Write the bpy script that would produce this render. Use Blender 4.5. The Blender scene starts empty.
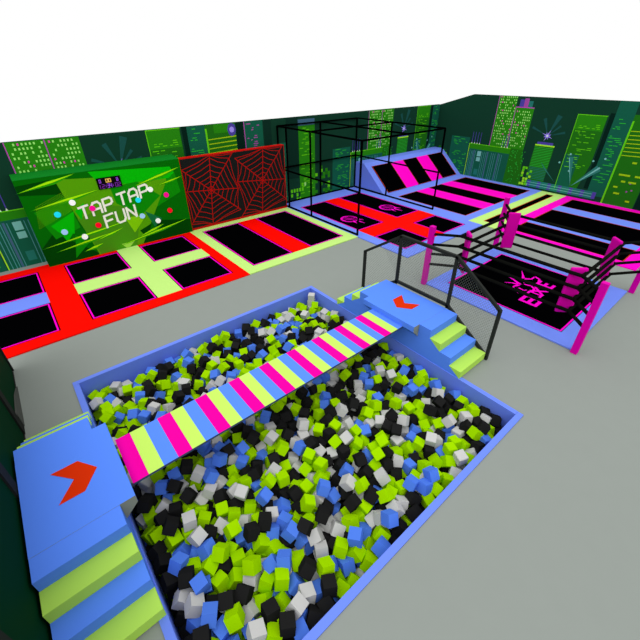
import bpy, math, random
import numpy as np
from mathutils import Vector, Matrix
random.seed(7)
S = 6.0                      # measured plan units (eye height = 1) to metres
C = bpy.context.scene.collection

# ------------------------------------------------------------------ materials
def lin(c):
    return tuple(((v/255)/12.92 if v/255 <= .04045 else (((v/255)+.055)/1.055)**2.4) for v in c)
MATS = {}
def mat(name, rgb, rough=.6, spec=.25, bump=0, scale=40, var=0, emit=0, k=.80):
    if name in MATS: return MATS[name]
    m = bpy.data.materials.new(name); m.use_nodes = True
    nt = m.node_tree; b = nt.nodes['Principled BSDF']
    col = (*[c*k for c in lin(rgb)], 1)
    b.inputs['Base Color'].default_value = col
    b.inputs['Roughness'].default_value = rough
    b.inputs['Specular IOR Level'].default_value = spec*.15
    m.diffuse_color = col
    if bump or var:
        tc = nt.nodes.new('ShaderNodeTexCoord'); n = nt.nodes.new('ShaderNodeTexNoise')
        n.inputs['Scale'].default_value = scale; n.inputs['Detail'].default_value = 4
        nt.links.new(tc.outputs['Object'], n.inputs['Vector'])
        if bump:
            bp = nt.nodes.new('ShaderNodeBump'); bp.inputs['Strength'].default_value = bump
            bp.inputs['Distance'].default_value = .01
            nt.links.new(n.outputs['Fac'], bp.inputs['Height']); nt.links.new(bp.outputs['Normal'], b.inputs['Normal'])
        if var:
            mx = nt.nodes.new('ShaderNodeMix'); mx.data_type = 'RGBA'
            mx.inputs[6].default_value = tuple(c*(1-var) for c in col[:3])+(1,)
            mx.inputs[7].default_value = tuple(min(1, c*(1+var)) for c in col[:3])+(1,)
            nt.links.new(n.outputs['Fac'], mx.inputs[0]); nt.links.new(mx.outputs[2], b.inputs['Base Color'])
    if emit:
        b.inputs['Emission Color'].default_value = col; b.inputs['Emission Strength'].default_value = emit
    MATS[name] = m
    return m
M = dict(
    floor=mat('floor_grey', (150,157,151), .75, .2, .05, 3, .02),
    red=mat('red_vinyl', (255,8,0), .6, .1, .05, 60, k=.86),
    court_blue=mat('periwinkle_vinyl', (120,148,255), .55, .15, .05, 60),
    blue=mat('deck_blue_vinyl', (90,141,255), .55, .15, .05, 60, k=.9),
    pit_blue=mat('pit_blue_vinyl', (116,146,255), .55, .15, .05, 60),
    lime=mat('pale_lime_vinyl', (201,245,132), .55, .15, .05, 60),
    step_lime=mat('step_lime_vinyl', (190,240,98), .55, .15),
    pink=mat('hot_pink_vinyl', (255,0,198), .55, .15, .05, 60, k=.9),
    magenta=mat('magenta_padding', (232,4,176), .6, .15),
    piping=mat('magenta_piping', (255,0,205), .6, .1, k=.95),
    orange_piping=mat('rust_piping', (205,62,20), .6, .1),
    bed=mat('black_jump_fabric', (2,2,3), .95, 0),
    black=mat('black_steel', (3,3,3), .8, 0),
    rope=mat('black_rope', (20,21,18), .85, .02),
    fence=mat('dark_fence_steel', (44,47,44), .6, .2),
    net=mat('grey_netting', (118,124,118), .8, .05),
    arrow=mat('orange_red_paint', (228,52,8), .6, .1),
    grey=mat('grey_bracket', (150,155,140), .7, .1),
    f_lime=mat('foam_lime', (166,226,0), .9, .05),
    f_black=mat('foam_black', (34,34,34), .9, .05),
    f_blue=mat('foam_blue', (84,132,240), .9, .05),
    f_white=mat('foam_light_grey', (205,205,203), .9, .05),
    liner=mat('dark_green_liner', (10,70,25), .9, .05),
    web_black=mat('web_board_charcoal', (30,34,33), .7, .1),
    web_red=mat('web_red', (205,22,16), .6, .1),
    part_green=mat('partition_dark_green', (4,52,28), .7, .1),
    dark_metal=mat('partition_dark_frame', (40,42,40), .6, .1),
)

# ------------------------------------------------------------------ mesh builder (coordinates in metres)
class MB:
    def __init__(s): s.v=[]; s.f=[]; s.m=[]; s.mats=[]
    def mi(s, m):
        if m not in s.mats: s.mats.append(m)
        return s.mats.index(m)
    def face(s, pts, m):
        i=len(s.v); s.v += [tuple(p) for p in pts]; s.f.append(list(range(i,i+len(pts)))); s.m.append(s.mi(m))
    def box(s, x0,x1,y0,y1,z0,z1,m):
        i=len(s.v); s.v += [(x,y,z) for z in (z0,z1) for x,y in ((x0,y0),(x1,y0),(x1,y1),(x0,y1))]
        for q in ((3,2,1,0),(4,5,6,7),(0,1,5,4),(1,2,6,5),(2,3,7,6),(3,0,4,7)):
            s.f.append([i+k for k in q]); s.m.append(s.mi(m))
    def prism(s, prof, a, b, axis, m, cap=None):
        """closed profile of 2-D points extruded along axis ('x': profile is (y,z); 'y': (x,z); 'z': (x,y))"""
        i=len(s.v); n=len(prof)
        for t in (a,b):
            for p,q in prof: s.v.append({'x':(t,p,q),'y':(p,t,q),'z':(p,q,t)}[axis])
        for k in range(n):
            j=(k+1)%n; s.f.append([i+k,i+j,i+n+j,i+n+k]); s.m.append(s.mi(m))
        s.f.append([i+k for k in range(n)][::-1]); s.m.append(s.mi(cap or m))
        s.f.append([i+n+k for k in range(n)]); s.m.append(s.mi(cap or m))
    def bar(s, p, q, r, m, n=8, r2=None):
        p=Vector(p); q=Vector(q); d=(q-p).normalized()
        a=d.cross(Vector((0,0,1)))
        if a.length<1e-3: a=Vector((1,0,0))
        a.normalize(); b=d.cross(a); i=len(s.v); off=math.pi/4 if n==4 else 0
        for c,rr in ((p,r),(q,r if r2 is None else r2)):
            for k in range(n):
                t=2*math.pi*k/n+off; s.v.append(tuple(c+a*math.cos(t)*rr+b*math.sin(t)*rr))
        for k in range(n):
            j=(k+1)%n; s.f.append([i+k,i+j,i+n+j,i+n+k]); s.m.append(s.mi(m))
        s.f.append([i+k for k in range(n)][::-1]); s.m.append(s.mi(m))
        s.f.append([i+n+k for k in range(n)]); s.m.append(s.mi(m))
    def build(s, name, parent=None, bevel=0, smooth=False, recalc=True):
        me=bpy.data.meshes.new(name); me.from_pydata(s.v,[],s.f)
        for m in s.mats: me.materials.append(m)
        me.polygons.foreach_set('material_index', s.m)
        if recalc:
            import bmesh
            bm=bmesh.new(); bm.from_mesh(me); bmesh.ops.recalc_face_normals(bm, faces=bm.faces); bm.to_mesh(me); bm.free()
        if smooth: me.polygons.foreach_set('use_smooth',[True]*len(me.polygons))
        me.update()
        o=bpy.data.objects.new(name, me); C.objects.link(o)
        if parent is not None:
            o.parent=parent; w=Vector((0,0,0)); q=parent
            while q is not None: w+=q.location; q=q.parent
            o.location=-w       # mesh data is in world metres
        if bevel:
            b=o.modifiers.new('soft','BEVEL'); b.width=bevel; b.segments=2; b.limit_method='ANGLE'
        return o
def thing(name, label, cat, loc=(0,0,0), group=None):
    o=bpy.data.objects.new(name,None); C.objects.link(o); o.location=loc; o.empty_display_size=.2
    o['label']=label; o['category']=cat
    if group: o['group']=group
    return o
def struct(o): o['kind']='structure'; return o

# flat ribbons and strokes on a plane: place maps (a,b,layer height) -> world
RB=[0]
def ribbon(mb, pts, w, m, place, h):
    RB[0]+=1; h=h+(RB[0]%11)*.00012
    for si,((a,b),(c,d)) in enumerate(zip(pts, pts[1:])):
        h+=.00005
        L=math.hypot(c-a,d-b) or 1e-9; nx,ny=-(d-b)/L*w/2,(c-a)/L*w/2; ex,ey=(c-a)/L*w*.35,(d-b)/L*w*.35
        mb.face([place(a+nx-ex,b+ny-ey,h),place(c+nx+ex,d+ny+ey,h),place(c-nx+ex,d-ny+ey,h),place(a-nx-ex,b-ny-ey,h)],m)
def disc(mb, a, b, r, m, place, h, n=20):
    mb.face([place(a+r*math.cos(2*math.pi*k/n), b+r*math.sin(2*math.pi*k/n), h) for k in range(n)], m)
GLY = {  # blocky stroke letters in a unit box
 'T':[[(0,1),(1,1)],[(.5,1),(.5,0)]], 'A':[[(0,0),(0,.75),(.25,1),(.75,1),(1,.75),(1,0)],[(0,.42),(1,.42)]],
 'P':[[(0,0),(0,1),(.8,1),(1,.85),(1,.58),(.8,.45),(0,.45)]], 'F':[[(0,0),(0,1),(1,1)],[(0,.52),(.8,.52)]],
 'U':[[(0,1),(0,.2),(.2,0),(.8,0),(1,.2),(1,1)]], 'N':[[(0,0),(0,1),(1,0),(1,1)]],
 'B':[[(0,0),(0,1),(.8,1),(1,.85),(1,.62),(.8,.5),(0,.5)],[(.8,.5),(1,.38),(1,.15),(.8,0),(0,0)]],
 'O':[[(0,0),(0,1),(1,1),(1,0),(0,0)]], 'X':[[(0,0),(1,1)],[(0,1),(1,0)]],
 'E':[[(1,1),(0,1),(0,0),(1,0)],[(0,.5),(.85,.5)]],
 '0':[[(0,0),(0,1),(1,1),(1,0),(0,0)]], '1':[[(.5,1),(.5,0)]], '2':[[(0,1),(1,1),(1,.5),(0,.5),(0,0),(1,0)]],
 '3':[[(0,1),(1,1),(1,0),(0,0)],[(0,.5),(1,.5)]], '4':[[(0,1),(0,.5),(1,.5)],[(1,1),(1,0)]],
 '8':[[(0,0),(0,1),(1,1),(1,0),(0,0)],[(0,.5),(1,.5)]], ':':[[(.5,.75),(.5,.65)],[(.5,.35),(.5,.25)]], ' ':[]}
def write(mb, txt, x, y, w, h, gap, sw, m, place, lay, slope=0, italic=0):
    for ch in txt:
        for st in GLY[ch]:
            pts=[(x+(p*w)+italic*q*h, y+q*h+slope*p*w) for p,q in st]
            ribbon(mb, pts, sw, m, place, lay)
        x+=w+gap; y+=slope*(w+gap)

# ------------------------------------------------------------------ room shell
XW, YW = 3.9355, 2.681
P0, P1, Q0, Q1 = -.075, 1.0762, .2195, 1.3835      # foam pit outer rim
fl=MB(); F=M['floor']
FX0,FX1,FY0,FY1=-1.3,XW,-1.2,YW
for x0,x1,y0,y1 in ((FX0,P0,FY0,FY1),(P1,FX1,FY0,FY1),(P0,P1,FY0,Q0),(P0,P1,Q1,FY1)):
    fl.box(x0*S,x1*S,y0*S,y1*S,-.12,0,F)
struct(fl.build('floor'))

# neon city mural, measured in wall units (m along the wall, z up), one repeat = 2.766
MC = {k:mat('mural_'+k, v, .85, .03, k=1.15) for k,v in dict(
    night=(18,56,40), night2=(14,44,34), teal=(20,88,66), teal2=(34,112,100), green=(38,128,18), green2=(30,104,20), bright=(92,196,20),
    lime=(150,220,40), text=(40,170,50), win=(150,225,110), pinkline=(170,70,165), pinkwin=(215,60,170),
    pale=(110,180,170), violet=(70,62,150), glow=(150,140,230), white=(205,235,200), beam=(26,76,70), beam2=(44,116,104),
    dash=(70,140,140), olive=(150,190,20), purple=(100,60,130), mauve=(150,70,150), steel=(60,96,120), deep=(8,34,26)).items()}
def mural_polys():
    R=random.Random(5); L=[]
    def q(layer,c,*pts): L.append((layer,c,list(pts)))
    def r(layer,c,m0,m1,z0,z1): q(layer,c,(m0,z0),(m1,z0),(m1,z1),(m0,z1))
    def texts(m0,m1,z0,z1,n,c='text',wmin=.015,wmax=.05,h=.006):
        for _ in range(n):
            w=R.uniform(wmin,wmax); a=R.uniform(m0,max(m0,m1-w)); z=round(R.uniform(z0,z1)/.014)*.014
            r(4,c,a,min(a+w,m1),z,z+h)
    r(0,'night',0,2.766,0,.86)
    # pixel squares beside the first block
    for _ in range(26):
        a=round(R.uniform(0,.17)/.03)*.03; z=round(R.uniform(.0,.24)/.03)*.03; r(2,R.choice(['green','bright','green2']),a,a+.028,z,z+.028)
    r(1,'teal',.209,.43,0,.39); texts(.215,.42,.02,.38,44)
    # long hall with a floodlit roof
    r(2,'teal',.434,.885,0,.29); r(2,'green',.434,.885,.285,.338)
    q(5,'lime',(.434,.0),(.44,.0),(.44,.338),(.434,.338)); r(5,'bright',.434,.885,.332,.338)
    for a in (.455,.475,.49,.52,.60,.62,.64,.70,.72,.74,.79,.81):
        q(3,'dash',(a,.0),(a+.004,.0),(a+.004,.27),(a,.27))
    for a in (.50,.655,.77): q(3,'steel',(a,0),(a+.012,0),(a+.012,.275),(a,.275))
    for k,(z0,z1) in enumerate(((.22,.27),(.17,.21),(.03,.09))): r(3,'pale' if k<2 else 'teal2',.545,.588,z0,z1)
    for a in (.46,.49,.52,.55,.79,.82,.85):
        q(6,'white',(a-.006,.338),(a,.352),(a+.006,.338)); q(3,'violet',(a-.003,.35),(a+.003,.35),(a+.002,.45),(a-.002,.45))
    # twin window towers with pink edges
    for m0,m1,zt in ((.655,.837,.86),(.837,1.01,.705)):
        r(1,'green',m0,m1,.0 if m0>.8 else .338,zt); r(5,'pinkline',m0,m0+.005,.338,zt)
        if m0>.8:
            r(5,'pinkline',m0,m1,zt-.008,zt); q(1,'green2',(.885,0),(1.065,0),(1.01,.34),(.885,.34))
            r(1,'violet',m0+.03,m0+.07,zt,zt+.06); r(1,'mauve',m0+.07,m0+.11,zt,zt+.07); r(1,'teal2',m0+.11,m0+.15,zt,zt+.05)
        n=0
        for z in np.arange(.36,zt-.03,.023):
            for a in np.arange(m0+.02,m1-.012,.0185):
                if R.random()<.62:
                    n+=1; r(4,'pinkwin' if R.random()<.07 else 'win',a,a+.0085,z,z+.012)
    for _ in range(60):
        a=R.uniform(.9,1.03); z=R.uniform(.03,.33); r(4,'text',a,a+.007,z,z+.008)
    for _ in range(16):
        a=round(R.uniform(1.04,1.12)/.025)*.025; z=round(R.uniform(.02,.2)/.025)*.025; r(4,R.choice(['bright','lime','green']),a,a+.022,z,z+.022)
    # striped tower below a violet star burst
    q(2,'green2',(1.10,.05),(1.272,.05),(1.278,.41),(1.105,.405)); r(5,'lime',1.105,1.278,.395,.408)
    for z in np.arange(.10,.385,.014): r(3,'text' if z>.2 else 'teal2',1.108,1.272,z,z+.005)
    sx,sz=1.189,.485
    r(3,'violet',1.12,1.26,.408,.43)
    for dx,dz,w,c in ((-.06,.14,.03,'beam'),(.06,.17,.045,'beam'),(-.15,.06,.02,'beam'),(.14,.04,.02,'beam'),(.09,.09,.02,'beam')):
        L_=math.hypot(dx,dz); nx,nz=-dz/L_*w/2,dx/L_*w/2
        q(3,c,(sx,sz),(sx+dx+nx,sz+dz+nz),(sx+dx-nx,sz+dz-nz))
    for k in range(8):
        t=k*math.pi/4+.4; l=.055 if k%2 else .035
        q(6,'glow',(sx+.006*math.cos(t+1.57),sz+.006*math.sin(t+1.57)),(sx+l*math.cos(t),sz+l*math.sin(t)),(sx-.006*math.cos(t+1.57),sz-.006*math.sin(t+1.57)))
    q(5,'violet',*[(sx+.028*math.cos(k*.785),sz+.022*math.sin(k*.785)) for k in range(8)])
    q(7,'white',*[(sx+.008*math.cos(k*.785),sz+.008*math.sin(k*.785)) for k in range(8)])
    # tall slanted-light tower and search beams
    q(2,'green2',(1.384,.05),(1.56,.05),(1.608,.30),(1.608,.679),(1.384,.679)); r(3,'green',1.388,1.604,.56,.672)
    r(5,'bright',1.384,1.389,.05,.679); r(5,'bright',1.384,1.608,.673,.679)
    q(3,'teal',(1.389,.05),(1.5,.05),(1.5,.36),(1.389,.36))
    texts(1.40,1.60,.25,.62,46,'bright',.012,.045,.005)
    q(5,'beam2',(1.377,.097),(1.20,.26),(1.25,.20)); q(5,'beam2',(1.507,.096),(1.42,.34),(1.46,.34)); q(5,'beam2',(1.512,.096),(1.66,.30),(1.70,.26))
    q(6,'pale',(1.377,.097),(1.25,.225),(1.26,.215)); q(6,'pale',(1.509,.096),(1.425,.33),(1.432,.33)); q(6,'pale',(1.513,.096),(1.68,.29),(1.69,.28))
    for a,z in ((1.43,.36),(1.36,.28),(1.62,.33),(1.46,.22),(1.70,.36)): q(6,'pale',*[(a+.009*math.cos(k*1.05),z+.009*math.sin(k*1.05)) for k in range(6)])
    # lit strip along the waterfront
    r(4,'teal2',1.12,1.715,.022,.085)
    for a in np.arange(1.13,1.70,.095): r(5,'violet',a,a+.03,.024,.083)
    for z in (.04,.062): r(6,'pale',1.13,1.70,z,z+.004)
    r(1,'deep',1.62,1.66,.1,.7)
    r(1,'teal',1.655,1.784,.05,.86); texts(1.66,1.775,.15,.66,40,'text')
    # olive lit-floor tower, purple glow, dark tower
    r(2,'green2',1.784,2.02,0,.70); q(5,'bright',(1.784,0),(1.797,0),(1.797,.655),(1.784,.655))
    for z in np.arange(.40,.60,.03): q(4,'olive',(1.80,z),(2.02,z+.006),(2.02,z+.014),(1.80,z+.006))
    r(4,'green',1.85,1.97,.62,.69); q(5,'glow',*[(1.99+.02*math.cos(k*.785),.635+.02*math.sin(k*.785)) for k in range(8)]); q(4,'violet',*[(1.99+.035*math.cos(k*.785),.635+.045*math.sin(k*.785)) for k in range(8)])
    for _ in range(16):
        a=R.uniform(1.82,1.98); z=round(R.uniform(.06,.36)/.05)*.05; r(5,'olive',a,a+.03,z,z+.014)
    for _ in range(6):
        a=R.uniform(1.9,2.02); z=R.uniform(.05,.36); r(5,'mauve',a,a+.012,z,z+.012)
    r(1,'deep',2.025,2.085,0,.86)
    r(2,'teal',2.09,2.253,0,.70); r(5,'pinkline',2.09,2.096,.0,.70); texts(2.11,2.24,.42,.67,22,'mauve',.012,.03,.007); texts(2.10,2.25,.05,.42,36)
    r(1,'night2',2.26,2.33,0,.86)
    r(2,'teal',2.33,2.46,0,.50); texts(2.335,2.45,.05,.49,44)
    for _ in range(18):
        a=round(R.uniform(2.5,2.66)/.03)*.03; z=round(R.uniform(.0,.14)/.04)*.04; r(5,R.choice(['bright','green','win']),a,a+.02,z,z+.03)
    r(2,'green',2.592,2.77,0,.612); r(2,'steel',2.59,2.77,.612,.66); texts(2.60,2.76,.05,.6,52,'bright',.015,.045,.006)
    r(1,'night2',2.47,2.59,.2,.86)
    return L
MURAL = mural_polys()
def clip(poly, a0, a1, z1f):
    def cut(P, inside, inter):
        out=[]
        for i in range(len(P)):
            p,q=P[i-1],P[i]
            if inside(q):
                if not inside(p): out.append(inter(p,q))
                out.append(q)
            elif inside(p): out.append(inter(p,q))
        return out
    def lerp(p,q,t): return (p[0]+(q[0]-p[0])*t, p[1]+(q[1]-p[1])*t)
    P=poly
    P=cut(P, lambda p:p[0]>=a0-1e-9, lambda p,q:lerp(p,q,(a0-p[0])/(q[0]-p[0])))
    if P: P=cut(P, lambda p:p[0]<=a1+1e-9, lambda p,q:lerp(p,q,(a1-p[0])/(q[0]-p[0])))
    for k,c in z1f:          # keep z <= k*a + c
        if P:
            g=lambda p:p[1]-(k*p[0]+c)
            P=cut(P, lambda p:g(p)<=1e-9, lambda p,q:lerp(p,q,g(p)/(g(p)-g(q))))
    return P
def paint(mb, shift, a0, a1, lims, place):
    idx=0
    n0=math.floor((a0+shift)/2.766); n1=math.floor((a1+shift)/2.766)
    for n in range(n0,n1+1):
        for layer,c,pts in MURAL:
            P=[(m+n*2.766-shift,z) for m,z in pts]
            P=clip(P,max(a0,n*2.766-shift),min(a1,(n+1)*2.766-shift),lims)
            idx+=1
            if len(P)>2: mb.face([place(a,z,.002+layer*.0018+(idx%17)*.0001) for a,z in P], MC[c])
HW=.6796
wl=MB(); wl.box(-1.3*S,XW*S,YW*S,YW*S+.15,0,HW*S,MC['night'])
paint(wl,.611,-1.3,XW-.003,[(0,HW)],lambda a,z,h:(a*S,YW*S-h,z*S))
struct(wl.build('wall_back',recalc=False))
wr=MB()
prof=[(YW,0),(YW,HW),(2.30,.79),(-.6,.79),(-.6,0)]
wr.prism([(y*S,z*S) for y,z in prof],XW*S,XW*S+.15,'x',MC['night'])
paint(wr,0,.002,3.25,[(.11/.381*1.0,HW),(0,.79)],lambda a,z,h:(XW*S-h,(YW-a)*S,z*S))
struct(wr.build('wall_right',recalc=False))

# ------------------------------------------------------------------ trampoline courts
PZ=.035
def bed_part(parent, x0,x1,y0,y1, pipe, place=None):
    """one jump bed with its piping; place maps (x,y,h) to world metres"""
    place=place or (lambda x,y,h:(x*S,y*S,h))
    b=MB(); z0,z1=.004,.026
    c=[(x0,y0),(x1,y0),(x1,y1),(x0,y1)]
    b.face([place(x,y,z1) for x,y in c],M['bed']); b.face([place(x,y,z0) for x,y in c][::-1],M['bed'])
    for i in range(4):
        j=(i+1)%4; b.face([place(*c[i],z0),place(*c[j],z0),place(*c[j],z1),place(*c[i],z1)],M['bed'])
    bo=b.build('jump_bed',parent)
    g,w=(.006,.0065) if pipe is M['piping'] else (.0015,.0055)
    r=MB()
    o=[(x0+g,y0+g),(x1-g,y0+g),(x1-g,y1-g),(x0+g,y1-g)]; n=[(x0+g+w,y0+g+w),(x1-g-w,y0+g+w),(x1-g-w,y1-g-w),(x0+g+w,y1-g-w)]
    for i in range(4):
        j=(i+1)%4
        r.face([place(*o[i],.031),place(*o[j],.031),place(*n[j],.031),place(*n[i],.031)],pipe)
        r.face([place(*n[i],.026),place(*n[i],.031),place(*n[j],.031),place(*n[j],.026)],pipe)
        r.face([place(*o[i],.026),place(*o[j],.026),place(*o[j],.031),place(*o[i],.031)],pipe)
    r.build('bed_piping',bo,recalc=False)
    return bo
def court(label, xs, ys, rows, pads, pipe, beds=()):
    """xs, ys are cut lines, rows[j][i] a letter: 'K' a jump bed, others index pads {letter:(part name, material)}"""
    root=thing('trampoline_court',label,'trampoline',((xs[0]+xs[-1])/2*S,(ys[0]+ys[-1])/2*S,0))
    mbs={k:MB() for k in pads}
    for j,row in enumerate(rows):
        i=0
        while i<len(row):
            k=row[i]; e=i
            while e+1<len(row) and row[e+1]==k and k!='K': e+=1
            if k=='K': bed_part(root,xs[i],xs[i+1],ys[j],ys[j+1],pipe)
            elif len(pads[k])>2:
                m1=MB(); m1.box(xs[i]*S,xs[e+1]*S,ys[j]*S,ys[j+1]*S,0,PZ,pads[k][1]); m1.build(pads[k][0],root)
            else: mbs[k].box(xs[i]*S,xs[e+1]*S,ys[j]*S,ys[j+1]*S,0,PZ,pads[k][1])
            i=e+1
    for b in beds: bed_part(root,*b,pipe)
    for k,pd in pads.items():
        if mbs[k].v: mbs[k].build(pd[0],root)
    return root
FR=1.7125; RR=2.612
R1,R2,R3,R4=2.532,2.231,2.096,1.7902
c0=court('red trampoline court at the far left with a blue strip between beds',
    [-.72,-.66,-.354,-.047,.0172],[FR,R4,R3,R2,R1,RR],
    ['RRRR','RKKR','RBBR','RKKR','RRRR'],{'R':('frame_pad',M['red']),'B':('divider_pad',M['court_blue'])},M['piping'])
cA=court('red trampoline court with a pale lime cross between four beds, below green board',
    [.0172,.0817,.389,.5183,.8225,.8862],[FR,R4,R3,R2,R1,RR],
    ['RRRRR','RKLKR','RLLLR','RKLKR','RRRRR'],{'R':('frame_pad',M['red']),'L':('divider_pad',M['lime'])},M['piping'])
# the lime arm of the cross runs on to the board behind
x=MB(); x.box(.389*S,.5183*S,R1*S,RR*S,PZ,PZ+.006,M['lime']); x.build('divider_pad',cA)
cB=court('pale lime trampoline court with two long beds and red divider, below web board',
    [.8862,.957,1.2536,1.3951,1.6927,1.7568],[FR,1.7907,2.5127,RR],
    ['LLLLL','LKRKL','LLLLL'],{'L':('frame_pad',M['lime']),'R':('divider_pad',M['red'])},M['piping'])
cC=court('blue trampoline court with a red cross and four beds, under the black cage',
    [1.7568,1.8422,2.119,2.2746,2.5567,2.642],[1.2722,1.3614,1.6429,1.7932,2.502,2.676],
    ['BBBBB','BKRKB','BRRRB','BKRKB','BBBBB'],{'B':('frame_pad',M['court_blue']),'R':('divider_pad',M['red'])},M['piping'])
for part in cC.children:
    if part.name.startswith('divider_pad'): part['label']='red cross pad between the four beds'
YD0,YD1=1.3925,2.28
cD=court('blue trampoline court with three long beds and hot pink strips before the wedge',
    [2.642,2.7277,3.0015,3.1844,3.4094,3.5954,3.8582,XW-.003],[YD0,1.4697,2.1729,YD1],
    ['BBBBBBB','BKPKPKB','BBBBBBB'],{'B':('frame_pad',M['court_blue']),'P':('divider_pad',M['pink'],1)},M['orange_piping'])
cE=court('pale lime trampoline strip with one narrow bed, between blue and pink courts',
    [2.642,2.727,3.855,XW-.003],[1.172,1.248,1.315,YD0],
    ['LLL','LKL','LLL'],{'L':('frame_pad',M['lime'])},M['orange_piping'])
cF=court('hot pink trampoline court with three beds and blue strips, behind the boxing ring',
    [2.635,2.715,2.968,3.066,3.426,3.578,3.859,XW-.003],[.30,.384,1.0925,1.172],
    ['PPPPPPP','PKBKBKP','PPPPPPP'],{'P':('frame_pad',M['pink']),'B':('divider_pad',M['court_blue'],1)},M['orange_piping'])

# pink basketball drawings printed on the two beds below the cage
def ball(cx, cy, parent):
    b=MB(); pl=lambda x,y,h:(x*S,y*S,h); P=M['piping']; r=.066
    arc=lambda R0,a0,a1,n=14,ox=0,oy=0:[(cx+ox+R0*math.cos(math.radians(a0+(a1-a0)*k/n)),cy+oy+R0*math.sin(math.radians(a0+(a1-a0)*k/n))) for k in range(n+1)]
    ribbon(b,arc(r,0,360,28),.007,P,pl,.0285); ribbon(b,arc(r*.86,60,250,14),.005,P,pl,.0287)
    ribbon(b,[(cx-r*.7,cy+r*.7),(cx+r*.7,cy-r*.7)],.005,P,pl,.0289); ribbon(b,arc(r*.8,150,290,10,r*.75,r*.75),.005,P,pl,.0291)
    ribbon(b,arc(r*.8,-30,110,10,-r*.75,-r*.75),.005,P,pl,.0293)
    for k,(dx,dy,l) in enumerate(((.02,-.10,.05),(-.035,-.085,.035),(.065,-.06,.03))):
        b.face([pl(cx+dx*.6,cy+dy*.72,.0295+k*.0002),pl(cx+dx*.6+.018,cy+dy*.72+.008,.0295+k*.0002),pl(cx+dx+.01,cy+dy-l,.0295+k*.0002)],P)
    b.build('ball_emblem',parent,recalc=False)
beds=[p for p in cC.children if p.name.startswith('jump_bed')]
beds.sort(key=lambda o:(-(sum(v.co.y for v in o.data.vertices)),sum(v.co.x for v in o.data.vertices)))
ball(1.965,2.02,beds[0]); ball(2.41,2.02,beds[1])

# ------------------------------------------------------------------ sloped wedge trampoline against the back wall
ZT=.245; YT=2.565; X0,X1=2.658,XW-.004
rp=thing('wedge_trampoline','blue sloped wedge with three black beds and pink strips against back wall','trampoline',((X0+X1)/2*S,2.45*S,0))
YB=YD1
b=MB(); b.prism([(YB*S,0),(YB*S,.012),(YT*S,ZT*S),((YW-.005)*S,ZT*S),((YW-.005)*S,0)],X0*S,X1*S,'x',M['court_blue']); b.build('wedge_body',rp)
sl=math.hypot(YT-YB,ZT); ny,nz=-ZT/sl,(YT-YB)/sl
def on_slope(x,s,h):  # s 0..1 up the slope, h metres off it
    return (x*S,(YB+(YT-YB)*s)*S+ny*h, ZT*s*S+.012*(1-s)+nz*h)
for x0,x1 in ((2.7277,3.0015),(3.1844,3.4094),(3.5954,3.8582)):
    o=bed_part(rp,x0,x1,.04,.87,M['orange_piping'],lambda x,y,h:on_slope(x,y,h+.002))
for x0,x1 in ((3.0015,3.1844),(3.4094,3.5954)):
    b=MB(); c=[on_slope(x0,.04,.003),on_slope(x1,.04,.003),on_slope(x1,.87,.003),on_slope(x0,.87,.003)]; d=[on_slope(x0,.04,.03),on_slope(x1,.04,.03),on_slope(x1,.87,.03),on_slope(x0,.87,.03)]
    b.face(c[::-1],M['pink']); b.face(d,M['pink'])
    for i in range(4): j=(i+1)%4; b.face([c[i],c[j],d[j],d[i]],M['pink'])
    b.build('strip_pad',rp)

# ------------------------------------------------------------------ green tap game board
GB={k:mat('board_'+k,v,.6,.05,k=1.1) for k,v in dict(halo=(40,160,10),base=(6,104,6),dark=(3,66,5),mid=(14,138,8),bright=(8,186,8),lime=(84,160,10),yel=(128,200,10),
    streak=(168,238,12),moss=(70,140,20),pale=(150,200,70),top=(14,110,30),txt=(240,240,230),teal=(20,110,60)).items()}
bx0,bx1,by,bd,bh=.0149,.909,2.5615,.115,.5102
BB0=PZ
tb=thing('tap_game_board','green game board reading TAP TAP FUN with round coloured buttons','game board',((bx0+bx1)/2*S,(by+.06)*S,PZ))
m=MB(); m.prism([(by*S,BB0),(by*S,bh*S),((by+bd-.002)*S,(bh+.013)*S),((by+bd-.002)*S,BB0)],bx0*S,bx1*S,'x',GB['top']); m.build('cabinet',tb)
g=MB(); pl=lambda a,z,h:(a*S,by*S-h,z*S)
g.face([pl(bx0,BB0/S,.002),pl(bx1,BB0/S,.002),pl(bx1,bh-.002,.002),pl(bx0,bh-.002,.002)],GB['base'])
polys=[ (1,'dark',[(bx0,.008),(.30,.008),(.10,.20),(bx0,.12)]),(1,'dark',[(.55,.008),(bx1,.008),(bx1,.10),(.70,.14)]),(1,'dark',[(bx0,.43),(.25,.40),(.18,.49),(bx0,.48)]),
 (1,'mid',[(.05,.33),(.22,.39),(.24,.20),(.10,.16)]),(1,'mid',[(.60,.40),(.86,.45),(.88,.30),(.62,.20)]),
 (2,'lime',[(.197,.487),(.80,.43),(.80,.385),(.56,.008),(.29,.008)]),(2,'bright',[(.37,.505),(.84,.47),(.86,.43),(.82,.40),(.42,.41)]),
 (3,'moss',[(.30,.008),(.52,.008),(.60,.25),(.42,.30),(.24,.25)]),(3,'mid',[(.46,.40),(.62,.41),(.74,.30),(.60,.20),(.47,.30)]),
 (4,'bright',[(.10,.24),(.235,.30),(.20,.17),(.13,.19)]),(4,'mid',[(.16,.02),(.26,.10),(.20,.16)]),
 (4,'yel',[(.494,.204),(.624,.192),(.527,.094)]),(4,'pale',[(.43,.04),(.51,.04),(.475,.008),(.45,.008)]),
 (4,'teal',[(.62,.22),(.72,.15),(.66,.10)]),(4,'bright',[(.125,.225),(.205,.19),(.15,.13)]),(4,'dark',[(.56,.10),(.64,.13),(.60,.03)]),(4,'bright',[(.24,.30),(.30,.34),(.26,.24)])]
for ii,(lay,c,P) in enumerate(polys): g.face([pl(a,z,.004+lay*.0012+ii*.0001) for a,z in P],GB[c])
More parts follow.
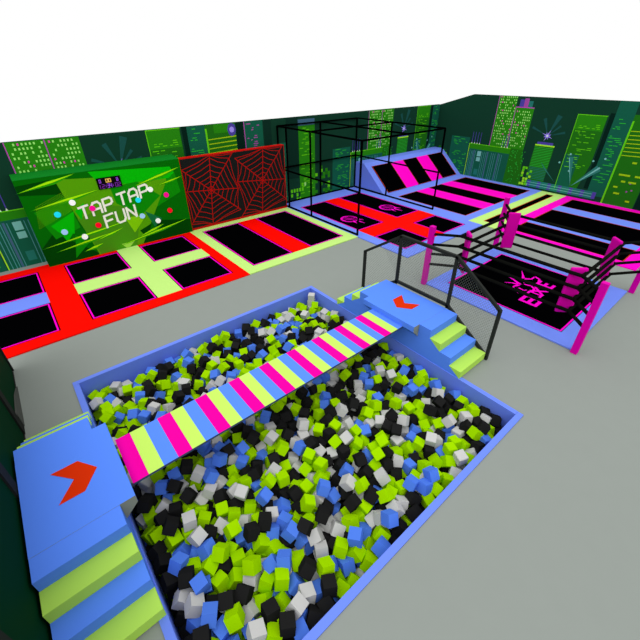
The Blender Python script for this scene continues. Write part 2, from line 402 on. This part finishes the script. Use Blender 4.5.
for k,(a,z,c,d,w) in enumerate(((.02,.445,.30,.505,.012),(.05,.345,.40,.40,.012),(.03,.12,.52,.185,.009),(.09,.085,.40,.13,.010),(.42,.03,.89,.11,.010),(.60,.385,.90,.46,.012),(.74,.365,.905,.40,.008),(.22,.05,.33,.075,.012),(.55,.06,.72,.11,.012),(.30,.10,.47,.145,.008))):
    L_=math.hypot(c-a,d-z); nx,nz=-(d-z)/L_*w/2,(c-a)/L_*w/2; h=.0150+k*.0002
    g.face([pl(a-(c-a)*.05,z-(d-z)*.05,h-.0052),pl(a*.4+c*.6-nx*3,z*.4+d*.6-nz*3,h-.0052),pl(c+(c-a)*.03,d+(d-z)*.03,h-.0052),pl(a*.5+c*.5+nx*1.5,z*.5+d*.5+nz*1.5,h-.0052)],GB['halo'])
    g.face([pl(a,z,h),pl(a*.4+c*.6-nx,z*.4+d*.6-nz,h),pl(c,d,h),pl(a*.5+c*.5+nx,z*.5+d*.5+nz,h)],GB['streak'])
R=random.Random(3)
for i in range(13):                     # halftone rows of fine dots at the left
    for j in range(22):
        a=.045+j*.0085+i*.002; z=.24+i*.010+j*.0032
        if a<.235: g.face([pl(a-.002,z,.0128),pl(a,z-.002,.0128),pl(a+.002,z,.0128),pl(a,z+.002,.0128)],GB['yel'])
g.build('printed_panel',tb,recalc=False)
t=MB()
write(t,'TAP',.262,.243,.050,.070,.018,.0125,GB['txt'],pl,.020,.18)
write(t,'TAP',.484,.283,.050,.070,.018,.0125,GB['txt'],pl,.020,.18)
write(t,'FUN',.380,.166,.050,.072,.018,.0125,GB['txt'],pl,.020,.18)
t.build('lettering',tb,recalc=False)
ck=MB(); ck.box(.399*S,.531*S,by*S-.035,by*S-.001,.397*S,.462*S,mat('clock_black',(12,10,14),.5,.2)); ck=ck.build('score_display',tb)
d=MB(); vio=mat('display_violet',(150,70,225),.5,.1,emit=.35); gold=mat('display_gold',(235,190,90),.5,.1,emit=.35); pur=mat('display_purple',(120,45,160),.5,.1,emit=.3)
pc=lambda a,z,h:(a*S,by*S-.035-h,z*S)
write(d,'12',.405,.402,.011,.022,.006,.0035,pur,pc,.002); write(d,':34:',.438,.402,.009,.022,.004,.0035,vio,pc,.002); write(d,'02',.495,.402,.011,.022,.006,.0035,pur,pc,.002)
write(d,'0',.412,.434,.008,.018,.004,.0035,vio,pc,.002); write(d,'00',.449,.434,.011,.018,.004,.0045,gold,pc,.002); write(d,'8',.508,.434,.008,.018,.004,.0035,vio,pc,.002)
d.build('display_digits',ck,recalc=False)
BT=dict(cyan=(30,225,250),sky=(160,205,250),white=(250,252,250),pinkb=(250,15,150),redb=(250,10,40))
for a,z,c in ((.152,.299,'cyan'),(.153,.193,'sky'),(.243,.351,'white'),(.244,.14,'white'),(.333,.298,'pinkb'),(.335,.192,'redb'),
              (.598,.297,'cyan'),(.598,.192,'sky'),(.687,.349,'white'),(.688,.139,'white'),(.779,.297,'pinkb'),(.78,.191,'redb')):
    b=MB(); b.bar((a*S,by*S-.001,z*S),(a*S,by*S-.04,z*S),.0165*S,mat('button_'+c,BT[c],.5,.1,emit=.4),24)
    o=b.build('round_button',tb); o['label']={'cyan':'cyan button','sky':'pale blue button','white':'white button','pinkb':'pink button','redb':'red button'}[c]

# ------------------------------------------------------------------ red web board
wx0,wx1,wy,wd,wh=.9118,1.7568,2.5735,.045,.5055
wb=thing('climbing_web_board','charcoal wall board with two red spider web drawings and red edging','climbing board',((wx0+wx1)/2*S,(wy+.02)*S,PZ))
m=MB(); m.box(wx0*S,wx1*S,wy*S,(wy+wd)*S,PZ+.001,wh*S,M['web_red']); m.build('board_body',wb)
m=MB(); pw=lambda a,z,h:(a*S,wy*S-h,z*S)
m.box((wx0+.006)*S,(wx1-.006)*S,wy*S-.004,wy*S-.001,.022*S,(wh-.006)*S,M['web_black']); m.build('dark_face',wb)
for cx,a0,a1 in ((1.104,wx0+.004,1.320),(1.538,1.320,wx1-.004)):
    w=MB(); cz=.268; z0,z1=.02,wh-.004
    D=[]
    for k in range(8):
        t=math.radians(45*k+(4 if k%2 else -6)); dx,dz=math.cos(t),math.sin(t)
        Ls=min(((a1-cx)/dx if dx>1e-6 else (a0-cx)/dx if dx<-1e-6 else 9),((wh-.004-cz)/dz if dz>1e-6 else (.02-cz)/dz if dz<-1e-6 else 9))
        D.append((dx,dz,Ls)); ribbon(w,[(cx,cz),(cx+dx*Ls,cz+dz*Ls)],.0055,M['web_red'],pw,.006)
    for Rr in (.028,.062,.098,.138,.178,.218,.262,.30):
        for i in range(8):
            (ax,az,al),(bx_,bz_,bl)=D[i],D[(i+1)%8]
            if Rr>al+.03 and Rr>bl+.03: continue
            if Rr>al+.075 or Rr>bl+.075: continue
            ra,rb=min(Rr,al),min(Rr,bl); p=(cx+ax*ra,cz+az*ra); q=(cx+bx_*rb,cz+bz_*rb)
            mid=((p[0]+q[0])/2*.97+cx*.03,(p[1]+q[1])/2*.97+cz*.03)
            ribbon(w,[p,mid,q],.0042,M['web_red'],pw,.0075)
    w.build('web_drawing',wb,recalc=False)

# ------------------------------------------------------------------ black basketball cage
k1,k2,kf,kb,kt=1.7705,2.652,1.733,2.673,.6285
cg=thing('sports_cage','black steel frame cage of thin bars standing over the blue and red court','cage',((k1+k2)/2*S,(kf+kb)/2*S,PZ))
r=.0042*S
km,kx=2.255,2.213
def cbar(nm,a,c):
    m=MB(); m.bar(tuple(v*S for v in a),tuple(v*S for v in c),r*1.75,M['black'],4); m.build(nm,cg)
zb=PZ/S
for x_,y_ in ((k1,kf),(k1,km),(k1,2.555),(k1,kb),(kx,kb),(k2,kb),(k2,km),(k2,kf)): cbar('post',(x_,y_,zb),(x_,y_,kt))
for z_ in (zb+.006,.308):
    cbar('rail',(k1,kf,z_),(k1,kb,z_)); cbar('rail',(k2,kf,z_),(k2,kb,z_)); cbar('rail',(k1,kb,z_),(k2,kb,z_))
for a,c in (((k1,kf),(k2,kf)),((k1,km),(k2,km)),((k1,kb),(k2,kb)),((k1,kf),(k1,kb)),((kx,kf),(kx,kb)),((k2,kf),(k2,kb))): cbar('roof_bar',(*a,kt),(*c,kt))

# ------------------------------------------------------------------ boxing ring
o1,o2,o3,o4=1.5665,2.3287,1.004,.2412
br=thing('boxing_ring','blue edged boxing ring with black mat, magenta posts and black ropes','boxing ring',((o1+o2)/2*S,(o3+o4)/2*S,0))
m=MB(); m.box((o1+.004)*S,(o2-.016)*S,(o4+.014)*S,(o3-.007)*S,0,.05,M['court_blue']); m.build('ring_base',br,bevel=.012)
mx0,mx1,my0,my1=1.6625,2.249,.3301,.9186
m=MB(); m.box(mx0*S,mx1*S,my0*S,my1*S,.0505,.056,M['bed']); rm=m.build('ring_mat',br)
m=MB(); pr=lambda x,y,h:(x*S,y*S,h)
g_=.006
ribbon(m,[(mx0+g_,my0+g_),(mx1-g_,my0+g_),(mx1-g_,my1-g_),(mx0+g_,my1-g_),(mx0+g_,my0+g_)],.007,M['piping'],pr,.0575); m.build('mat_piping',rm,recalc=False)
m=MB(); z_=.0585
write(m,'B',1.790,.502,.066,.074,0,.017,M['piping'],pr,z_)
write(m,'O',1.872,.524,.040,.060,0,.011,M['piping'],pr,z_); write(m,'X',1.922,.524,.056,.060,0,.013,M['piping'],pr,z_)
write(m,'E',2.030,.526,.040,.070,0,.015,M['piping'],pr,z_)
def swoosh(P,w0,w1):
    n=len(P)-1
    for i,((a,b_),(c,d_)) in enumerate(zip(P,P[1:])):
        wa,wb_=w0+(w1-w0)*i/n,w0+(w1-w0)*(i+1)/n; L_=math.hypot(c-a,d_-b_); nx,ny_=-(d_-b_)/L_,(c-a)/L_
        m.face([pr(a+nx*wa/2,b_+ny_*wa/2,z_),pr(c+nx*wb_/2,d_+ny_*wb_/2,z_),pr(c-nx*wb_/2,d_-ny_*wb_/2,z_),pr(a-nx*wa/2,b_-ny_*wa/2,z_)],M['piping'])
swoosh([(2.028,.672),(2.06,.690),(2.112,.722)],.018,.002); swoosh([(2.028,.668),(2.055,.640),(2.102,.641)],.016,.006); swoosh([(2.10,.643),(2.085,.61),(2.052,.600)],.014,.010)
swoosh([(1.945,.652),(1.972,.700),(1.990,.748)],.020,.002); swoosh([(1.940,.650),(1.93,.690),(1.905,.718)],.018,.002); swoosh([(1.930,.655),(1.90,.665),(1.872,.655)],.014,.005)
swoosh([(1.862,.655),(1.850,.62),(1.858,.578)],.008,.004); swoosh([(1.985,.655),(2.005,.630),(2.012,.600)],.022,.014); swoosh([(1.965,.640),(1.975,.605),(1.955,.580),(1.918,.574)],.010,.012)
swoosh([(1.905,.64),(1.898,.61),(1.915,.60)],.010,.006); swoosh([(2.00,.575),(2.012,.59)],.012,.012)
m.build('mat_emblem',rm,recalc=False)
for x_,y_ in ((o1,o3),(o1,o4),(o2,o3),(o2,o4)):
    m=MB(); w=.0125; m.box((x_-w)*S,(x_+w)*S,(y_-w)*S,(y_+w)*S,0,.333*S,M['magenta']); m.build('corner_post',br,bevel=.01)
il,ir,jn,jf=1.654,2.1765,.3355,.8894
ZR=(.291,.235,.182,.123)
for x_,y_,sx,sy in ((il,jf,1,-1),(il,jn,1,1),(ir,jf,-1,-1),(ir,jn,-1,1)):
    cx_,cy_=x_+sx*.026,y_+sy*.026
    m=MB(); d1=Vector((sx,-sy,0)).normalized()*.034*S; d2=Vector((sx,sy,0)).normalized()*.008*S; c=Vector((cx_*S,cy_*S,0))
    P=[c+d1+d2,c-d1+d2,c-d1-d2,c+d1-d2]
    m.prism([(p.x,p.y) for p in P],.095*S,.312*S,'z',M['magenta']); m.build('corner_cushion',br,bevel=.04)
for z_ in ZR:
    rr=.0082*S
    for a,c in (((il,jf),(il,jn)),((il,jn),(ir,jn)),((ir,jn),(ir,jf)),((ir,jf),(il,jf))):
        m=MB(); m.bar((a[0]*S,a[1]*S,z_*S),(c[0]*S,c[1]*S,z_*S),rr,M['rope'],8); m.build('rope',br,smooth=True)
    for x_,y_,px,py in ((il,jf,o1,o3),(il,jn,o1,o4),(ir,jf,o2,o3),(ir,jn,o2,o4)):
        m=MB(); m.bar((x_*S,y_*S,z_*S),(px*S,py*S,z_*S),rr*.9,M['rope'],8); m.build('rope_strap',br,smooth=True)

# ------------------------------------------------------------------ foam pit
W_=.0195; PB=-1.05
fp=thing('foam_pit','large square blue padded pit in the grey floor holding foam cubes','foam pit',((P0+P1)/2*S,(Q0+Q1)/2*S,0))
for nm,x0,x1,y0,y1 in (('a',P0,P1,Q1-W_,Q1),('b',P0,P1,Q0,Q0+W_),('c',P0,P0+W_,Q0+W_,Q1-W_),('d',P1-W_,P1,Q0+W_,Q1-W_)):
    m=MB(); m.box(x0*S+.002,x1*S-.002,y0*S+.002,y1*S-.002,PB,.02,M['pit_blue']); m.build('padded_side',fp)
m=MB(); m.box(P0*S,P1*S,Q0*S,Q1*S,PB-.05,PB,M['liner']); m.build('pit_liner',fp)

# ------------------------------------------------------------------ stair platforms at both ends of the bridge
K=.0362; RUN=.0508; Y0=.459; Z4=4*K; s1,s2,u1=1.0594,1.2366,1.0247
def platform(sign, label, arrow):
    """sign +1: right platform; -1: its mirror image on the other side of the pit"""
    cx=.5006
    fx=(lambda x:x) if sign>0 else (lambda x:2*cx-x)
    root=thing('stair_platform',label,'platform',(fx((s1+s2)/2)*S,.806*S,0))
    T=[Y0+i*RUN for i in range(4)]; my=lambda y:1.612-y
    zf=.021
    xa,xb=sorted((fx(s1)*S,fx(s2)*S))
    prof=[(T[0]+.004,zf/S),(T[1],K),(T[2],2*K),(T[3],3*K),(T[3],Z4),(my(T[3]),Z4),(my(T[3]),3*K),(my(T[2]),2*K),(my(T[1]),K),(my(T[0])-.004,zf/S)]
    m=MB(); m.prism([(y*S,z*S) for y,z in prof],xa+.001,xb-.001,'x',M['blue']); m.build('base_block',root)
    for side in (0,1):
        for i in range(3):
            y=(lambda v:my(v)) if side else (lambda v:v)
            P=[(y(T[i]),i*K+(zf/S if i==0 else 0)),(y(T[i]),(i+1)*K),(y(T[i+1]),(i+1)*K)]
            m=MB(); m.prism([(a*S,z*S) for a,z in P],xa-.004,xb+.004,'x',M['step_lime'] if i%2==0 else M['blue']); o=m.build('step',root)
            o['label']='lime green step' if i%2==0 else 'blue step'
    # deck overhanging the pit with grey bracket ends
    P=[(u1,Z4+.0008),(s2,Z4+.0008),(s2,Z4-.004),(s1-.0002,Z4-.004),(s1-.0002,Z4-.06),(u1,Z4-.024)]
    m=MB(); m.prism([(fx(a)*S,z*S) for a,z in P],.667*S,.945*S,'y',M['blue'],cap=M['grey']); m.build('deck',root)
    m=MB(); zz=(Z4+.0008)*S+.002
    m.prism([(a*S,b_*S) for a,b_ in arrow],zz,zz+.003,'z',M['arrow']); m.build('floor_arrow',root)
    return root
def arrow_shape(sx, tip):
    # chevron pointing along -/+X, measured from the photograph
    return [(tip,.806),(tip+.035*sx*1.0,.857),(tip+.095*sx,.857),(tip+.052*sx,.806),(tip+.092*sx,.755),(tip+.037*sx,.755)]
pR=platform(1,'blue platform with fence and lime steps at far end of striped bridge',arrow_shape(1,1.083))
pL=platform(-1,'blue platform with orange arrow at the near left end of striped bridge',arrow_shape(-1,-.075))

# striped bridge
bg=MB(); n=27; bx_0,bx_1=-.0185,1.036; zt=.1195; th=.009
cols=[mat('stripe_pink',(255,0,170),.55,.15),mat('stripe_lime',(208,252,108),.55,.15),M['blue']]
bg.box(bx_0*S,bx_1*S,.7235*S,.8885*S,(zt-th)*S,zt*S-.004,mat('bridge_edge',(70,84,120),.6,.1))
for i in range(n):
    a,c=bx_0+(bx_1-bx_0)*i/n,bx_0+(bx_1-bx_0)*(i+1)/n
    bg.box(a*S,c*S,.7225*S,.8895*S,zt*S-.0035,zt*S,cols[i%3])
o=bg.build('striped_bridge'); o['label']='narrow bridge striped pink, lime and blue, crossing the foam pit'; o['category']='bridge'

# ------------------------------------------------------------------ netted safety fence on the right platform
FH=.2367; xf=s2+.0085
fn=thing('safety_fence','dark framed fence with grey netting along the far platform','fence',(xf*S,.806*S,0))
def fbar(nm,a,c,r=.0085):
    m=MB(); m.bar(tuple(v*S for v in a),tuple(v*S for v in c),r*S,M['fence'],4); m.build(nm,fn)
pts=[(Y0-.004,0.001,FH),(.667,Z4,Z4+FH),(.945,Z4,Z4+FH),(1.612-Y0+.004,0.001,FH)]
for y,z0,z1 in pts: fbar('post',(xf,y,z0),(xf,y,z1+.003))
for (ya,za,zb_),(yc,zc,zd) in zip(pts,pts[1:]):
    fbar('rail',(xf,ya,zb_),(xf,yc,zd)); fbar('rail',(xf,ya,max(za,.0)+.012),(xf,yc,zc+.012))
    # diamond netting clipped to the panel
    m=MB(); sp=.0125; lo=lambda y:za+.012+(zc-za)*(y-ya)/(yc-ya); hi=lambda y:zb_+(zd-zb_)*(y-ya)/(yc-ya)
    for sgn in (1,-1):
        cc=-1.0
        while cc<2.6:
            # line z = sgn*(y)+cc ; keep between lo and hi
            ks=[]
            N=40; seg=[]
            for i in range(N+1):
                y=ya+(yc-ya)*i/N; z=sgn*1.25*y+cc-(0 if sgn>0 else 0)
                if lo(y)<=z<=hi(y): seg.append((y,z))
            if len(seg)>1:
                m.bar((xf*S,seg[0][0]*S,seg[0][1]*S),(xf*S,seg[-1][0]*S,seg[-1][1]*S),.0026,M['net'],3)
            cc+=sp*1.15
    m.build('netting',fn)

# ------------------------------------------------------------------ green partition at the far left
xp=-.2395
pt=thing('partition_panel','dark green partition with dark posts at left edge beside the near platform','partition',(xp*S,1.2*S,0))
m=MB(); m.box((xp-.02)*S,(xp-.003)*S,.30*S,1.615*S,.03,.42*S,M['part_green']); m.build('panel',pt)
for y in (1.617,1.245,.87,.45):
    m=MB(); m.box((xp-.024)*S,(xp+.002)*S,(y-(.024 if y<1.5 else .008))*S,(y+(.016 if y<1.5 else .004))*S,0,.43*S,M['dark_metal']); m.build('frame_post',pt)
m=MB(); m.box((xp-.024)*S,xp*S,.30*S,1.60*S,0,.03,M['dark_metal']); m.build('bottom_rail',pt)
m=MB(); m.prism([(1.50*S,.0),(1.262*S,.0),(1.262*S,.34),(1.40*S,.22)],(xp-.002)*S,(xp+.004)*S,'x',mat('grey_corner_plate',(92,94,90),.6,.1)); m.build('corner_plate',pt)

# ------------------------------------------------------------------ foam cubes
rng=np.random.default_rng(11)
CE=.197                                     # cube edge, metres
ix0,ix1,iy0,iy1=(P0+W_)*S,(P1-W_)*S,(Q0+W_)*S,(Q1-W_)*S
sp=.214; pos=[]
SURF=-.36
for L_,zc in enumerate((SURF-.37,SURF-.185,SURF)):
    nx=int((ix1-ix0-.2)/sp); ny_=int((iy1-iy0-.2)/sp)
    for i in range(nx+1):
        for j in range(ny_+1):
            if L_==2 and rng.random()<.24: continue
            x_=ix0+.14+(ix1-ix0-.28)*(i+.25*(j%2)+ .2*L_)/(nx+.65); y_=iy0+.14+(iy1-iy0-.28)*j/ny_
            pos.append((x_+rng.uniform(-.07,.07),y_+rng.uniform(-.07,.07),zc+rng.uniform(-.09,.09)))
for _ in range(240): pos.append((rng.uniform(ix0+.2,ix1-.2),rng.uniform(iy0+.2,iy1-.2),SURF+.16+rng.uniform(-.02,.08)))
pos=np.array(pos)
pos[:,2]+=.05*np.sin(pos[:,0]*1.3+.5)*np.cos(pos[:,1]*1.1)-.014*(pos[:,1]-iy0)
RS=.119
for it in range(16):                        # push neighbours apart
    cell={}
    keys=np.floor(pos/.27).astype(int)
    for i,k in enumerate(map(tuple,keys)): cell.setdefault(k,[]).append(i)
    disp=np.zeros_like(pos)
    for k,ids in cell.items():
        near=[]
        for dx in (-1,0,1):
            for dy in (-1,0,1):
                for dz in (-1,0,1): near+=cell.get((k[0]+dx,k[1]+dy,k[2]+dz),[])
        A=pos[ids][:,None,:]-pos[near][None,:,:]; D=np.sqrt((A**2).sum(2)); D[D<1e-6]=9
        Wt=np.clip(2*RS-D,0,None)/D*.28
        disp[ids]+=(A*Wt[:,:,None]).sum(1)
    disp[:,2]*=.45
    pos+=np.clip(disp,-.05,.05)
    pos[:,0]=np.clip(pos[:,0],ix0+.15,ix1-.15); pos[:,1]=np.clip(pos[:,1],iy0+.15,iy1-.15); pos[:,2]=np.clip(pos[:,2],PB+.2,-.02)
# two light grey cubes stacked in the far corner
pos=np.vstack([pos,[[1.024*S,1.318*S,-.315],[1.026*S,1.319*S,-.118]]])
NC=len(pos)
eul=rng.uniform(0,math.pi/2,(NC,3))
tilt=rng.random(NC)<.5
eul[tilt,:2]*=.45
kind=rng.choice(4,NC,p=[.33,.32,.165,.185])    # lime, black, blue, light grey
kind[-2:]=3; eul[-2:]=[[0,0,.5],[0,0,.75]]
KN=['lime green','black','blue','light grey']; KM=[M['f_lime'],M['f_black'],M['f_blue'],M['f_white']]

# camera frame (needed to see which cubes show largest)
f_,cx_,cy_=368.608,321.999,301.194
Rv=Vector((0.76756528,-0.64096675,-0.00227158)); Uv=Vector((0.34187428,0.40639557,0.84732793)); Fv=Vector((0.54218587,0.65115609,-0.53106518))
d=pos-np.array([0,0,S]); dep=d@np.array(Fv); pu=cx_+f_*(d@np.array(Rv))/dep; pv=cy_-f_*(d@np.array(Uv))/dep
zbuf=np.full((640,640),1e9); own=np.full((640,640),-1)
yy,xx=np.mgrid[0:640,0:640]
for i in np.argsort(-dep):
    rad=CE*.58*f_/dep[i]; x0,x1,y0,y1=int(max(0,pu[i]-rad)),int(min(639,pu[i]+rad)),int(max(0,pv[i]-rad)),int(min(639,pv[i]+rad))
    if x0>x1 or y0>y1: continue
    sub=(xx[y0:y1+1,x0:x1+1]-pu[i])**2+(yy[y0:y1+1,x0:x1+1]-pv[i])**2<=rad*rad
    own[y0:y1+1,x0:x1+1][sub]=i
# hide what the bridge and the decks cover, and what lies below the photograph
X3=np.array([[bx_0,.7225,zt],[bx_1,.7225,zt],[bx_1,.8895,zt],[bx_0,.8895,zt]])*S
dd=X3-np.array([0,0,S]); de=dd@np.array(Fv); bu=cx_+f_*(dd@np.array(Rv))/de; bv=cy_-f_*(dd@np.array(Uv))/de
inside=np.ones((640,640),bool); sgn0=None
for k in range(4):
    j=(k+1)%4; cr=(bu[j]-bu[k])*(yy-bv[k])-(bv[j]-bv[k])*(xx-bu[k]); s_=cr>0
    ref=(bu[j]-bu[k])*(bv.mean()-bv[k])-(bv[j]-bv[k])*(bu.mean()-bu[k])>0
    inside&=(s_==ref)
own[inside]=-1; own[517:,:]=-1; own[:, :135][430:,:]=-1
cnt=np.bincount(own[own>=0].ravel(),minlength=NC)
solo=set(np.argsort(-cnt)[:300].tolist())
def cube_mesh(nm,mt):
    m=MB(); h=CE/2; m.box(-h,h,-h,h,-h,h,mt); o=m.build(nm)
    me=o.data; bpy.data.objects.remove(o)
    import bmesh
    bm=bmesh.new(); bm.from_mesh(me); bmesh.ops.bevel(bm,geom=list(bm.edges),offset=.008,segments=2,affect='EDGES'); bm.to_mesh(me); bm.free()
    return me
CM=[cube_mesh('foam_cube',k) for k in KM]
proto=[]
for k in range(4):
    o=bpy.data.objects.new('foam_cube',CM[k]); proto.append(o)
bend=lambda i:('by its left end' if pos[i,0]/S<.33 else 'halfway along' if pos[i,0]/S<.66 else 'by its right end')
rest=MB()
for i in range(NC):
    E_=Matrix.Rotation(eul[i,2],4,'Z')@Matrix.Rotation(eul[i,1],4,'Y')@Matrix.Rotation(eul[i,0],4,'X')
    if i in solo:
        o=proto[kind[i]].copy(); C.objects.link(o); o.location=pos[i]; o.rotation_euler=E_.to_euler()
        near='on the near side of the bridge' if pos[i,1]/S<.806 else 'beyond the bridge'
        o['label']='%s foam cube %s, %s'%(KN[kind[i]],near,bend(i)); o['category']='foam cube'
        o['group']='%s foam cubes %s, %s'%(KN[kind[i]],near,bend(i))
    else:
        me=CM[kind[i]]; T_=Matrix.Translation(Vector(pos[i]))@E_; b0=len(rest.v); mi=rest.mi(KM[kind[i]])
        h=CE/2
        vs=[T_@Vector((x_*h,y_*h,z_*h)) for z_ in (-1,1) for x_,y_ in ((-1,-1),(1,-1),(1,1),(-1,1))]
        rest.v+=[tuple(v) for v in vs]
        for q in ((3,2,1,0),(4,5,6,7),(0,1,5,4),(1,2,6,5),(2,3,7,6),(3,0,4,7)): rest.f.append([b0+k for k in q]); rest.m.append(mi)
for o in proto: bpy.data.objects.remove(o)
o=rest.build('foam_cubes',recalc=False); o['kind']='stuff'; o['label']='loose heap of smaller looking lime, black, blue and grey cubes filling the pit'; o['category']='foam cubes'

# ------------------------------------------------------------------ light, world, camera
w=bpy.data.worlds.new('World'); bpy.context.scene.world=w; w.use_nodes=True
bgd=w.node_tree.nodes['Background']; bgd.inputs[0].default_value=(1,1,1,1); bgd.inputs[1].default_value=1.0
sun=bpy.data.lights.new('sun','SUN'); sun.energy=1.5; sun.angle=math.radians(70)
so=bpy.data.objects.new('sun',sun); C.objects.link(so); so.rotation_euler=Vector((.35,.25,-1)).to_track_quat('-Z','Y').to_euler(); so.location=(6,6,12)
cam=bpy.data.cameras.new('camera'); co=bpy.data.objects.new('camera',cam); C.objects.link(co)
cam.sensor_width=36; cam.sensor_fit='HORIZONTAL'; cam.lens=36*f_/640; cam.shift_x=(320-cx_)/640; cam.shift_y=(cy_-320)/640; cam.clip_end=200
mw=Matrix((Rv,Uv,-Fv)).transposed().to_4x4(); mw.translation=Vector((0,0,S)); co.matrix_world=mw
sc=bpy.context.scene; sc.camera=co
sc.view_settings.view_transform='Standard'; sc.view_settings.look='None'; sc.view_settings.exposure=0; sc.view_settings.gamma=1; sc.view_settings.use_curve_mapping=False
